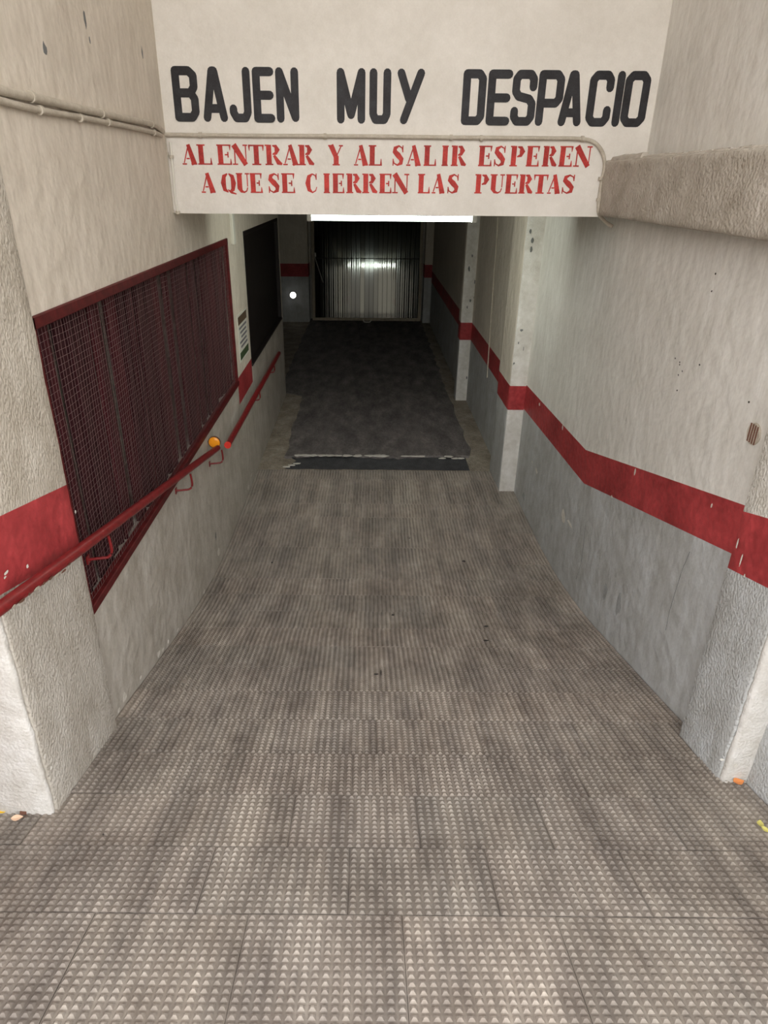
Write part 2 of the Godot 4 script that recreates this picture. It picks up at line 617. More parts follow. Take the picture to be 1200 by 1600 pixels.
	for s in [[596, 1368, 5, 20], [705, 1382, 8, 12], [288, 1066, 18, 8], [270, 1076, 10, 5], [758, 1160, 8, 18], [765, 1190, 9, 22], [855, 1262, 8, 10], [700, 1425, 5, 12], [135, 1392, 5, 4]]:
		var p := on_ramp(s[0], s[1])
		var q := on_ramp(s[0] + s[2], s[1])
		var w := on_ramp(s[0], s[1] - s[3])
		obj("scrape", flake(p + Vector3(0, 0.0062, 0), (q - p) * 0.35, (w - p) * 0.5, Vector3.UP, int(s[0]), 0.0008, 9), M.tile2, fl)
	# street pavement at the head of the ramp
	var opp := structure("wall_added_street", "unseen grey building front added across the street from the ramp")
	obj("front", box(Vector3(-16, 1.0, 13), Vector3(16, 5.0, 13.5)), M.pavement, opp)  # plain front added out of view to darken what the gate mirrors
	var pave := structure("floor_street", "grey street pavement at the head of the ramp")
	obj("paving", box(Vector3(-12, 1.0, 0.6), Vector3(12, 1.33, 14)), M.pavement, pave)

func zy(z0: float, y0: float, z1: float, y1: float) -> Array:
	return [Vector2(z0, y0), Vector2(z1, y0), Vector2(z1, y1), Vector2(z0, y1)]

func under(z0: float, z1: float, top: Array) -> Array:
	var p := ramp_profile(z0, z1, -0.12)
	for t in top:
		p.append(t)
	return p

func make_walls() -> void:
	# left wall with two window openings
	var wl := structure("wall_left", "plastered left wall with cream paint above the mesh windows and grey below")
	obj("upper_paint", side_wall([zy(-9.4, 2.345, -1.7, 6.4), zy(-6.68, 1.17, -5.87, 2.345), zy(-9.4, 1.09, -9.25, 2.345)], XL, -0.15), M.cream, wl)
	var low := under(-2.0, -9.4, [Vector2(-9.4, 1.09), Vector2(-6.68, 1.09), Vector2(-6.68, 0.93), Vector2(-5.9, 0.93), Vector2(-5.9, 1.125), Vector2(-2.0, 1.125)])
	obj("lower_paint", side_wall([low], XL, -0.15), M.grey_left, wl)
	obj("red_band", side_wall([zy(-6.68, 0.932, -5.9, 1.168)], XL, -0.12), M.red, wl)
	for k in 12:
		var s: Array = [[195, 1088, 8, 16], [186, 1110, 5, 9], [248, 1022, 5, 12], [255, 1015, 4, 6], [263, 1003, 3, 7], [342, 862, 4, 16], [388, 762, 3, 8], [393, 742, 2, 5], [278, 984, 3, 4], [319, 925, 3, 5], [220, 1058, 3, 5], [300, 955, 2, 4]][k]
		var p := on_x(s[0], s[1], XL)
		var q := on_x(s[0] + s[2], s[1], XL)
		obj("paint_chip", flake(p, Vector3(0, 0, absf(q.z - p.z) * 0.6), Vector3(0, absf(on_x(s[0], s[1] - s[3], XL).y - p.y) * 0.6, 0), Vector3.RIGHT, 300 + k), M.chip, wl)
	for s in [[133, 32, 4, 6], [222, 82, 3, 5], [140, 62, 2, 3], [70, 76, 6, 4], [337, 838, 5, 8]]:
		var p := on_x(s[0], s[1], XL)
		obj("plaster_hole", flake(p, Vector3(0, 0, 0.012 * s[2] / 3.0), Vector3(0, 0.006 * s[3], 0), Vector3.RIGHT, int(s[0]) + 7, 0.001, 9), M.scuff, wl)

	# right wall: cream over a red band over cool grey
	var wr := structure("wall_right", "plastered right wall, pale cream above a sloping red band, grey below")
	var top := [Vector2(-2.1, 1.712), Vector2(-4.247, 1.152), Vector2(-6.15, 1.085)]
	var bot := [Vector2(-2.1, 1.498), Vector2(-4.178, 0.936), Vector2(-6.15, 0.855)]
	obj("upper_paint", side_wall([[top[0], top[1], top[2], Vector2(-6.15, 2.75), Vector2(-2.1, 2.75)]], XR, 0.2), M.cream_right, wr)
	obj("red_band", side_wall([[bot[0], bot[1], bot[2], top[2], top[1], top[0]]], XR, 0.2), M.red, wr)
	obj("lower_paint", side_wall([under(-2.1, -6.15, [bot[2], bot[1], bot[0]])], XR, 0.2), M.grey, wr)
	for k in 9:
		var s: Array = [[880, 806, 9, 24], [890, 818, 10, 8], [838, 735, 4, 10], [992, 738, 2, 16], [843, 632, 2, 8], [879, 668, 2, 10], [956, 776, 2, 5], [832, 722, 3, 4], [1112, 790, 2, 10]][k]
		var p := on_x(s[0], s[1], XR)
		var q := on_x(s[0] + s[2], s[1], XR)
		obj("paint_chip", flake(p, Vector3(0, 0, absf(q.z - p.z) * 0.6), Vector3(0, absf(on_x(s[0], s[1] - s[3], XR).y - p.y) * 0.55, 0), Vector3.LEFT, 400 + k), M.chip, wr)
	for k in 4:
		var s: Array = [[946, 925, 5, 22], [967, 945, 5, 26], [862, 825, 3, 14], [818, 775, 8, 16]][k]
		var p := on_x(s[0], s[1], XR)
		obj("scuff_mark", flake(p, Vector3(0, 0, 0.008 * s[2]), Vector3(0, 0.0035 * s[3], 0), Vector3.LEFT, 430 + k, 0.0006), M.rub, wr)
	for path in [[[1078, 862], [1066, 890], [1055, 925], [1046, 955], [1040, 985]], [[915, 820], [912, 850], [908, 880], [900, 905]], [[1174, 820], [1158, 850], [1160, 880]]]:
		var pts := []
		for q in path:
			pts.append(on_x(q[0], q[1], XR - 0.0005))
		obj("hairline_crack", tube_mesh(pts, 0.0012, 4), M.scuff, wr)
	for k in 10:
		var s: Array = [[1062, 570], [1066, 580], [1060, 586], [1055, 560], [1118, 428], [1112, 455], [1062, 566], [1170, 628], [1058, 610], [1093, 570]][k]
		obj("plaster_hole", flake(on_x(s[0], s[1], XR), Vector3(0, 0, 0.008), Vector3(0, 0.006, 0), Vector3.LEFT, 470 + k, 0.0006, 7), M.dark_mark, wr)

	# upper right wall, set back above the beam
	var wu := structure("wall_upper_right", "smooth pale grey wall above the rough concrete beam")
	obj("upper_paint", side_wall([zy(-4.6, 2.6, -0.6, 6.4)], 1.596, 0.2), M.cream_right, wu)

	# lower walls behind the columns
	var wf := structure("wall_right_garage", "dim right wall of the garage lane with a red band between the columns")
	for seg in [[-6.15, -9.3, 1.42], [-9.3, -15.3, 1.38]]:
		var z0: float = seg[0]
		var z1: float = seg[1]
		obj("upper_paint", side_wall([zy(z1, 1.075, z0, 2.75)], seg[2], 0.2), M.cream, wf)
		obj("red_band", side_wall([zy(z1, 0.845, z0, 1.075)], seg[2], 0.2), M.red, wf)
		obj("lower_paint", side_wall([zy(z1, -0.1, z0, 0.845)], seg[2], 0.2), M.grey, wf)

	# back wall, the side passage and its walls
	var wb := structure("wall_back", "dark back wall with a maroon band beside the ribbed gate")
	for seg in [[-4.5, -1.24], [1.22, 1.4]]:
		obj("upper_paint", box(Vector3(seg[0], 1.2, -15.3), Vector3(seg[1], 2.75, -14.95)), M.cream, wb)
		obj("red_band", box(Vector3(seg[0], 0.94, -15.3), Vector3(seg[1], 1.2, -14.95)), M.red, wb)
		obj("lower_paint", box(Vector3(seg[0], -0.1, -15.3), Vector3(seg[1], 0.94, -14.95)), M.grey, wb)
	obj("gate_recess", box(Vector3(-1.3, -0.1, -15.9), Vector3(1.3, 2.75, -15.31)), M.ceiling, wb)
	var wp := structure("wall_passage", "dark walls of the side passage behind the left wall")
	obj("end_paint", box(Vector3(-4.6, -0.1, -15.3), Vector3(-4.4, 2.75, -9.4)), M.cream, wp)
	obj("return_paint", box(Vector3(-4.5, -0.1, -9.4), Vector3(-1.3, 2.75, -9.25)), M.cream, wp)

	# ceilings
	var ce := structure("ceiling", "low concrete ceiling of the garage lane")
	obj("slab", box(Vector3(-4.6, 2.75, -15.9), Vector3(1.8, 2.95, -4.55)), M.ceiling, ce)
	var ce2 := structure("ceiling_entrance", "unseen concrete slab over the head of the ramp, shaped to cut overhead light")
	obj("slab", box(Vector3(-3.2, 6.4, -4.6), Vector3(3.2, 6.6, 1.2)), M.ceiling, ce2)  # unseen slab, reach and height set so daylight comes from behind

	# rooms behind the mesh windows
	var wn := structure("wall_niche", "dark room behind the mesh windows")
	obj("back", box(Vector3(-2.0, 0.7, -9.25), Vector3(-1.95, 2.6, -2.0)), M.grey_left, wn)
	obj("sill", box(Vector3(-2.0, 0.65, -9.25), Vector3(-1.3, 0.7, -2.0)), M.grey_left, wn)
	obj("head", box(Vector3(-2.0, 2.6, -9.25), Vector3(-1.3, 2.65, -2.0)), M.grey_left, wn)
	obj("cheek", box(Vector3(-2.0, 0.7, -2.1), Vector3(-1.3, 2.6, -2.0)), M.grey_left, wn)
	obj("cheek", box(Vector3(-1.95, 0.7, -6.4), Vector3(-1.3, 2.6, -6.2)), M.grey_left, wn)

	# piers at the mouth of the ramp
	var pl := structure("wall_pier_left", "rough plastered left pier, cream above a red band, grey below, white front")
	var sec := [Vector2(-1.11, -2.28), Vector2(-1.11, -1.70), Vector2(-1.5, -1.70), Vector2(-1.5, -2.28)]
	var bl := func(z: float) -> float: return 1.481 + 0.262 * (z + 2.274)
	var tl := func(z: float) -> float: return 1.748 + 0.215 * (z + 2.275)
	var gl := func(z: float) -> float: return ramp(z) - 0.1
	obj("lower_paint", rough_post(sec, gl, bl, 0.04, 0.003), M.pier_grey, pl)
	obj("red_band", rough_post(sec, bl, tl, 0.04, 0.003), M.red, pl)
	obj("upper_paint", rough_post(sec, tl, func(_z: float) -> float: return 6.4, 0.05, 0.003), M.pier, pl)
	var fsec := [Vector2(-1.114, -1.702), Vector2(-1.118, -1.676), Vector2(-1.36, -1.676), Vector2(-1.36, -1.702)]
	obj("front_face", rough_post(fsec, gl, func(_z: float) -> float: return 6.4, 0.03, 0.008), M.white, pl)
	for s in [[70, 1182, 4, 6], [80, 1200, 4, 5], [43, 885, 3, 4], [10, 895, 5, 3], [118, 800, 3, 4], [8, 902, 3, 2]]:
		var p := on_x(s[0], s[1], -1.106)
		obj("paint_chip", flake(p, Vector3(0, 0, 0.003 * s[2]), Vector3(0, 0.0022 * s[3], 0), Vector3.RIGHT, int(s[1]), 0.0005, 8), M.chip, pl)
	var jl := structure("wall_jamb_left", "brown door jamb beside the white face of the left pier")
	obj("jamb", box(Vector3(-1.6, 0.6, -1.69), Vector3(-1.345, 6.4, -0.6)), M.brown, jl)

	var pr := structure("wall_pier_right", "rough plastered right pier with red band, grey below, narrow white front")
	var sr := [Vector2(1.42, -1.93), Vector2(1.42, -2.26), Vector2(1.75, -2.26), Vector2(1.75, -1.93)]
	var br := func(z: float) -> float: return 1.422 + 0.275 * (z + 2.27)
	var tr := func(z: float) -> float: return 1.663 + 0.305 * (z + 2.282)
	obj("lower_paint", rough_post(sr, gl, br, 0.04, 0.003), M.pier_grey_right, pr)
	obj("red_band", rough_post(sr, br, tr, 0.04, 0.003), M.red, pr)
	obj("upper_paint", rough_post(sr, tr, func(_z: float) -> float: return 2.62, 0.05, 0.003), M.pier_right, pr)
	var fr := [Vector2(1.53, -1.905), Vector2(1.432, -1.905), Vector2(1.424, -1.932), Vector2(1.53, -1.932)]
	obj("front_face", rough_post(fr, gl, func(_z: float) -> float: return 2.6, 0.03, 0.007), M.white, pr)
	for s in [[1128, 1187, 8, 4], [1150, 1197, 9, 6], [1135, 1222, 5, 3], [1152, 850, 2, 12], [1158, 875, 2, 14], [1163, 900, 2, 5]]:
		var p := on_x(s[0], s[1], 1.415) if s[1] < 1000 else on_z(s[0], s[1], -1.90)
		obj("paint_chip", flake(p, Vector3(0, 0, 0.003 * s[2]) if s[1] < 1000 else Vector3(0.0015 * s[2], 0, 0), Vector3(0, 0.0022 * s[3], 0), Vector3.LEFT if s[1] < 1000 else Vector3.BACK, int(s[1]), 0.0008, 8), M.chip, pr)
	var wn2 := structure("wall_entrance_right", "grey painted wall beside the white face of the right pier")
	obj("lower_paint", side_wall([under(-0.6, -1.95, [Vector2(-1.95, 2.6), Vector2(-0.6, 2.6)])], 1.52, 0.2), M.pier_grey_right, wn2)

	# lintel
	var li := structure("wall_lintel", "cream lintel across the ramp painted with black and red warning words")
	obj("panel", box(Vector3(-1.3, YLINTEL, -4.55), Vector3(1.8, 6.4, ZLINTEL)), M.lintel, li)
	make_words(li)

	# rough concrete beam along the right wall
	var be := structure("wall_beam", "rough concrete beam jutting out along the right wall beside the lintel")
	obj("beam", beam_mesh(), M.beam, be)
	var mort := begin()
	for k in 46:
		var z := lerpf(-4.3, -1.9, k / 45.0)
		var r := 0.010 + 0.008 * absf(rough_noise.get_noise_1d(k * 37.0)) + (0.012 if k < 8 else 0.0)
		tube(mort, [Vector3(1.40 + 0.012 * rough_noise.get_noise_1d(k * 91.0), 2.885, z), Vector3(1.41, 2.888 + 0.01 * rough_noise.get_noise_1d(k * 51.0), z + 0.07)], r, 6)
	tag(obj("mortar_ridge", done(mort), M.beam, be), "", "", "", "stuff")

	# two columns on the right
	for c in [[-6.10, -6.67, 1.338, 1.62], [-9.20, -9.42, 1.268, 1.6]]:
		var co := structure("wall_column", "white fronted column with bright red band standing against the right wall" if c[0] > -7 else "far white fronted column with red band deeper in the garage")
		var s2 := [Vector2(c[2], c[0] - 0.004), Vector2(c[3], c[0] - 0.004), Vector2(c[3], c[1]), Vector2(c[2], c[1])]
		s2.reverse()
		var f2 := [Vector2(c[2] + 0.003, c[0] + 0.008), Vector2(c[3], c[0] + 0.008), Vector2(c[3], c[0] - 0.006), Vector2(c[2] + 0.001, c[0] - 0.006)]
		f2.reverse()
		var hs := [-0.05, 0.845, 1.075, 2.75]
		for k in 3:
			var a: float = hs[k]
			var b: float = hs[k + 1]
			var lo := func(_z: float) -> float: return a
			var hi := func(_z: float) -> float: return b
			obj(["lower_paint", "red_band", "upper_paint"][k], rough_post(s2, lo, hi, 0.08, 0.003), [M.grey, M.red, M.cream][k], co)
			obj(["front_lower", "front_band", "front_upper"][k], rough_post(f2, lo, hi, 0.05, 0.003), [M.white, M.red, M.white][k], co)
		if c[0] > -7:
			for s in [[829, 362, 3, 6], [832, 375, 4, 7], [830, 390, 3, 8], [815, 516, 4, 4], [810, 536, 2, 4], [818, 545, 1, 6], [803, 568, 2, 3]]:
				obj("paint_chip", flake(on_z(s[0], s[1], -6.089), Vector3(0.004 * s[2], 0, 0), Vector3(0, 0.004 * s[3], 0), Vector3.BACK, int(s[1]), 0.002, 8), M.scuff, co)
		else:
			for s in [[738, 400, 2, 5], [733, 420, 3, 8], [742, 440, 2, 6], [735, 470, 3, 5], [730, 480, 2, 4], [741, 465, 2, 4], [729, 590, 2, 5]]:
				obj("paint_chip", flake(on_z(s[0], s[1], -9.188), Vector3(0.006 * s[2], 0, 0), Vector3(0, 0.006 * s[3], 0), Vector3.BACK, int(s[1]), 0.002, 8), M.scuff, co)

func beam_mesh() -> ArrayMesh:
	var sec := []
	for k in 13:
		sec.append(Vector2(1.362, lerpf(2.605, 2.878, k / 12.0)))
	sec.append(Vector2(1.375, 2.886))
	for k in 5:
		sec.append(Vector2(lerpf(1.40, 1.60, k / 4.0), 2.888))
	sec.append(Vector2(1.60, 2.60))
	for k in 4:
		sec.append(Vector2(lerpf(1.55, 1.37, k / 3.0), 2.598))
	var st := begin()
	st.set_smooth_group(1)
	var n := 110
	var rows := []
	for i in n + 1:
		var z := lerpf(ZLINTEL, -0.8, float(i) / n)
		var row := []
		for k in sec.size():
			var p: Vector2 = sec[k]
			var v := Vector3(p.x, p.y, z)
			var d := rough_noise.get_noise_3dv(v * 14.0) * 0.008 + rough_noise.get_noise_3dv(v * 55.0) * 0.003
			row.append(v + (Vector3(-d, d * 0.5, 0) if p.x < 1.5 else Vector3.ZERO))
		rows.append(row)
	for i in n:
		for k in sec.size():
			var k2 := (k + 1) % sec.size()
			quad(st, rows[i][k], rows[i][k2], rows[i + 1][k2], rows[i + 1][k])
	st.set_smooth_group(-1)
	var tri := Geometry2D.triangulate_polygon(PackedVector2Array(sec))
	for e in [0, n]:
		for k in range(0, tri.size(), 3):
			for j in [0, 1, 2]:
				st.add_vertex(rows[e][tri[k + j]])
	return done(st)

# ---------------------------------------------------------------- painted words
const BLACK := {
	"B": [[[0, 0], [0, 1]], [[0, 1], [0.75, 1], [1, 0.9], [1, 0.66], [0.8, 0.53], [0, 0.53]], [[0.8, 0.53], [1, 0.4], [1, 0.12], [0.8, 0], [0, 0]]],
	"A": [[[0, 0], [0.44, 1], [0.56, 1], [1, 0]], [[0.18, 0.2], [0.82, 0.2]]],
	"J": [[[1, 1], [1, 0.12], [0.82, 0], [0.2, 0], [0, 0.12], [0, 0.2]]],
	"E": [[[0, 0], [0, 1]], [[0, 1], [1, 1]], [[0, 0.5], [0.95, 0.5]], [[0, 0], [1, 0]]],
	"N": [[[0, 0], [0, 1], [1, 0.02], [1, 1]]],
	"M": [[[0, 0], [0, 1], [0.5, 0.1], [1, 1], [1, 0]]],
	"U": [[[0, 1], [0, 0.12], [0.18, 0], [0.82, 0], [1, 0.12], [1, 1]]],
	"Y": [[[0, 1], [0.42, 0.46]], [[1, 1], [0.18, 0]]],
	"D": [[[0, 0], [0, 1], [0.8, 1], [1, 0.9], [1, 0.1], [0.8, 0], [0, 0]]],
	"S": [[[1, 0.74], [1, 0.9], [0.82, 1], [0.18, 1], [0, 0.9], [0, 0.64], [0.18, 0.54], [0.82, 0.48], [1, 0.38], [1, 0.1], [0.82, 0], [0.18, 0], [0, 0.1], [0, 0.22]]],
	"P": [[[0, 0], [0, 1], [0.82, 1], [1, 0.9], [1, 0.5], [0.82, 0.4], [0, 0.4]]],
	"C": [[[1, 0.74], [1, 0.9], [0.82, 1], [0.2, 1], [0, 0.9], [0, 0.1], [0.2, 0], [0.82, 0], [1, 0.1], [1, 0.26]]],
	"I": [[[0.5, 0], [0.5, 1]]],
	"O": [[[0.2, 0], [0, 0.1], [0, 0.9], [0.2, 1], [0.8, 1], [1, 0.9], [1, 0.1], [0.8, 0], [0.2, 0]]]}
# each stroke: points, then the width at each point as a share of the height
const RED := {
	"A": [[[[0.12, 0.08], [0.47, 0.93]], [0.06, 0.07]], [[[0.47, 1], [0.82, 0]], [0.2, 0.3]], [[[0.3, 0.3], [0.52, 0.3]], [0.07, 0.07]], [[[0, 0.03], [0.3, 0.03]], [0.07, 0.07]], [[[0.6, 0.03], [1, 0.03]], [0.07, 0.07]]],
	"L": [[[[0.3, 0], [0.3, 1]], [0.28, 0.28]], [[[0.04, 0.97], [0.58, 0.97]], [0.07, 0.07]], [[[0.06, 0.03], [1, 0.03]], [0.07, 0.07]], [[[0.93, 0], [0.93, 0.34]], [0.12, 0.03]]],
	"E": [[[[0.27, 0], [0.27, 1]], [0.28, 0.28]], [[[0.04, 0.97], [0.95, 0.97]], [0.07, 0.07]], [[[0.9, 1], [0.9, 0.72]], [0.12, 0.03]], [[[0.55, 0.5], [0.74, 0.5]], [0.07, 0.07]], [[[0.76, 0.36], [0.76, 0.64]], [0.07, 0.07]], [[[0.04, 0.03], [0.98, 0.03]], [0.07, 0.07]], [[[0.93, 0], [0.93, 0.3]], [0.12, 0.03]]],
	"N": [[[[0.16, 0.05], [0.16, 0.9]], [0.07, 0.07]], [[[0.12, 1], [0.86, 0]], [0.3, 0.26]], [[[0.88, 1], [0.88, 0.16]], [0.07, 0.05]], [[[0, 0.03], [0.34, 0.03]], [0.07, 0.07]], [[[0.7, 0.97], [1, 0.97]], [0.07, 0.07]]],
	"T": [[[[0.5, 0], [0.5, 1]], [0.28, 0.28]], [[[0.02, 0.96], [0.98, 0.96]], [0.08, 0.08]], [[[0.07, 1], [0.07, 0.7]], [0.12, 0.03]], [[[0.93, 1], [0.93, 0.7]], [0.12, 0.03]], [[[0.22, 0.03], [0.78, 0.03]], [0.07, 0.07]]],
	"R": [[[[0.26, 0], [0.26, 1]], [0.28, 0.28]], [[[0.04, 0.03], [0.48, 0.03]], [0.07, 0.07]], [[[0.04, 0.97], [0.3, 0.97]], [0.07, 0.07]], [[[0.46, 0.96], [0.64, 0.93], [0.73, 0.76], [0.64, 0.58], [0.46, 0.53]], [0.06, 0.16, 0.26, 0.16, 0.06]], [[[0.54, 0.48], [0.78, 0.12], [0.98, 0.04]], [0.14, 0.24, 0.1]]],
	"Y": [[[[0.18, 1], [0.52, 0.42]], [0.28, 0.26]], [[[0.53, 0.47], [0.53, 0]], [0.28, 0.28]], [[[0.6, 0.52], [0.88, 0.96]], [0.06, 0.06]], [[[0, 0.97], [0.36, 0.97]], [0.07, 0.07]], [[[0.72, 0.97], [1, 0.97]], [0.07, 0.07]], [[[0.28, 0.03], [0.78, 0.03]], [0.07, 0.07]]],
	"S": [[[[0.86, 0.68], [0.8, 0.88], [0.55, 0.97], [0.27, 0.87], [0.24, 0.7], [0.5, 0.52], [0.76, 0.32], [0.73, 0.12], [0.45, 0.03], [0.2, 0.12], [0.12, 0.32]], [0.04, 0.06, 0.08, 0.18, 0.24, 0.3, 0.24, 0.18, 0.08, 0.06, 0.04]], [[[0.86, 0.66], [0.86, 1]], [0.06, 0.06]], [[[0.12, 0], [0.12, 0.34]], [0.06, 0.06]]],
	"I": [[[[0.5, 0], [0.5, 1]], [0.28, 0.28]], [[[0.05, 0.97], [0.95, 0.97]], [0.07, 0.07]], [[[0.05, 0.03], [0.95, 0.03]], [0.07, 0.07]]],
	"P": [[[[0.28, 0], [0.28, 1]], [0.28, 0.28]], [[[0.04, 0.03], [0.54, 0.03]], [0.07, 0.07]], [[[0.04, 0.97], [0.3, 0.97]], [0.07, 0.07]], [[[0.5, 0.96], [0.72, 0.92], [0.82, 0.73], [0.72, 0.53], [0.5, 0.47]], [0.06, 0.16, 0.28, 0.16, 0.06]]],
	"Q": [[[[0.46, 0.97], [0.24, 0.84], [0.17, 0.5], [0.24, 0.16], [0.46, 0.03]], [0.06, 0.2, 0.28, 0.2, 0.06]], [[[0.54, 0.97], [0.76, 0.84], [0.83, 0.5], [0.76, 0.16], [0.54, 0.03]], [0.06, 0.2, 0.28, 0.2, 0.06]], [[[0.45, 0.16], [0.66, 0.02], [0.98, -0.06]], [0.06, 0.12, 0.06]]],
	"U": [[[[0.26, 1], [0.26, 0.25], [0.38, 0.08], [0.58, 0.03], [0.76, 0.1], [0.84, 0.28]], [0.28, 0.28, 0.16, 0.08, 0.06, 0.06]], [[[0.84, 0.32], [0.84, 0.95]], [0.06, 0.06]], [[[0.02, 0.97], [0.5, 0.97]], [0.07, 0.07]], [[[0.68, 0.97], [1, 0.97]], [0.07, 0.07]]],
	"C": [[[[0.86, 0.72], [0.78, 0.9], [0.56, 0.97], [0.3, 0.84], [0.2, 0.5], [0.3, 0.16], [0.56, 0.03], [0.8, 0.12], [0.9, 0.32]], [0.04, 0.06, 0.07, 0.2, 0.28, 0.2, 0.07, 0.06, 0.04]], [[[0.86, 0.68], [0.86, 1]], [0.06, 0.06]]]}

func ribbon(st: SurfaceTool, pts: Array, widths: Array, lift: float, round_ends: bool) -> void:
	var n := pts.size()
	var left := []
	var right := []
	for k in n:
		var p: Vector2 = pts[k]
		var a: Vector2 = (p - pts[k - 1]).normalized() if k > 0 else Vector2.ZERO
		var b: Vector2 = (pts[k + 1] - p).normalized() if k < n - 1 else Vector2.ZERO
		var d := (a + b).normalized()
		var w: float = widths[k] / 2
		if k > 0 and k < n - 1:
			w /= maxf(0.55, absf(d.dot(a)))
		left.append(p + d.orthogonal() * w)
		right.append(p - d.orthogonal() * w)
	if not round_ends:
		for k in n - 1:
			quad(st, v3(left[k], lift), v3(left[k + 1], lift), v3(right[k + 1], lift), v3(right[k], lift))
		return
	for k in n - 1:
		var p: Vector2 = pts[k]
		var q: Vector2 = pts[k + 1]
		var o: Vector2 = (q - p).normalized().orthogonal() * float(widths[k]) / 2.0
		var l := lift + 0.0001 * k
		quad(st, v3(p + o, l), v3(q + o, l), v3(q - o, l), v3(p - o, l))
	for k in n:
		var p: Vector2 = pts[k]
		var w: float = widths[k] / 2
		var l := lift + 0.00005 + 0.0001 * k
		for j in 10:
			st.add_vertex(v3(p, l))
			st.add_vertex(v3(p + Vector2.from_angle(TAU * (j + 1) / 10) * w, l))
			st.add_vertex(v3(p + Vector2.from_angle(TAU * j / 10) * w, l))

func v3(p: Vector2, lift: float) -> Vector3:
	return Vector3(p.x, p.y, ZLINTEL + lift)

func letter(parent: Node, ch: String, x0: float, x1: float, y_top: float, y_low: float, black: bool) -> void:
	var ym := (y_top + y_low) / 2
	var a := on_z(x0, ym, ZLINTEL)
	var b := on_z(x1, ym, ZLINTEL)
	var lo := on_z((x0 + x1) / 2, y_low, ZLINTEL).y
	var hi := on_z((x0 + x1) / 2, y_top, ZLINTEL).y
	var st := begin()
	var h := hi - lo
	var w := b.x - a.x
	var lift := 0.0008
	if black:
		var t := 0.043
		for s in BLACK[ch]:
			var pts := []
			var ws := []
			for p in s:
				pts.append(Vector2(a.x + t / 2 + p[0] * (w - t), lo + t / 2 + p[1] * (h - t)))
				ws.append(t)
			ribbon(st, pts, ws, lift, true)
			lift += 0.0015
	else:
		for s in RED[ch]:
			var pts := []
			var ws := []
			for k in s[0].size():
				pts.append(Vector2(a.x + s[0][k][0] * w, lo + s[0][k][1] * h))
				ws.append(s[1][k] * h)
			ribbon(st, pts, ws, lift, false)
			lift += 0.0002
	obj("painted_letter", done(st), M.black_paint if black else M.red_letter, parent)

func words(parent: Node, text: String, spans: Array, left: Array, right: Array, black: bool) -> void:
	var k := 0
	for ch in text:
		var s: Array = spans[k]
		var f: float = ((s[0] + s[1]) / 2.0 - 270.0) / 740.0
		letter(parent, ch, s[0] + (1.2 if black else 0.0), s[1] - (1.2 if black else 0.0), lerpf(left[0], right[0], f), lerpf(left[1], right[1], f), black)
		k += 1

func make_words(li: Node) -> void:
	words(li, "BAJENMUYDESPACIO", [[269, 311], [314, 355], [356, 393], [394, 430], [430, 468], [525, 572], [576, 612], [619, 664], [721, 760], [760, 800], [798, 839], [838, 881], [874, 913], [917, 958], [956, 977], [972, 1014]], [103, 190], [111, 199], true)
	words(li, "ALENTRARYALSALIRESPEREN", [[284, 307], [307, 331], [338, 362], [363, 387], [388, 413], [413, 441], [442, 466], [465, 491], [513, 536], [553, 575], [575, 597], [612, 632], [635, 658], [661, 682], [690, 701], [704, 729], [747, 769], [771, 791], [796, 820], [822, 843], [847, 871], [873, 895], [897, 924]], [225.5, 257], [229, 261], false)
	words(li, "AQUESECIERRENLASPUERTAS", [[314, 336], [345, 369], [369, 390], [390, 410], [418, 438], [439, 461], [477, 497], [505, 516], [519, 538], [540, 565], [565, 590], [592, 612], [613, 639], [652, 672], [675, 695], [698, 718], [741, 764], [765, 788], [789, 809], [810, 833], [833, 856], [856, 876], [877, 899]], [270, 301], [273.5, 303], false)

# ---------------------------------------------------------------- things
func wire_net(z0: float, z1: float, y0: float, y1: float, x: float) -> ArrayMesh:
	var st := begin()
	var step := 0.027
	var n := int((y1 - y0) / step)
	for k in n:
		var y := y0 + step * (k + 0.5)
		var pts := []
		var m := 24
		for j in m + 1:
			var z := lerpf(z0, z1, float(j) / m)
			pts.append(Vector3(x + 0.006 * rough_noise.get_noise_2d(z * 25.0, y * 20.0), y + 0.006 * rough_noise.get_noise_2d(z * 16.0, y * 6.0 + 90.0), z))
		tube(st, pts, 0.0009, 4)
	n = int(absf(z1 - z0) / step)
	for k in n:
		var z := z0 - step * (k + 0.5)
		var pts := []
		for j in 9:
			var y := lerpf(y0, y1, j / 8.0)
			pts.append(Vector3(x - 0.002 + 0.006 * rough_noise.get_noise_2d(z * 25.0, y * 20.0), y, z + 0.004 * rough_noise.get_noise_2d(z * 9.0, y * 16.0)))
		tube(st, pts, 0.0009, 4)
	return done(st)

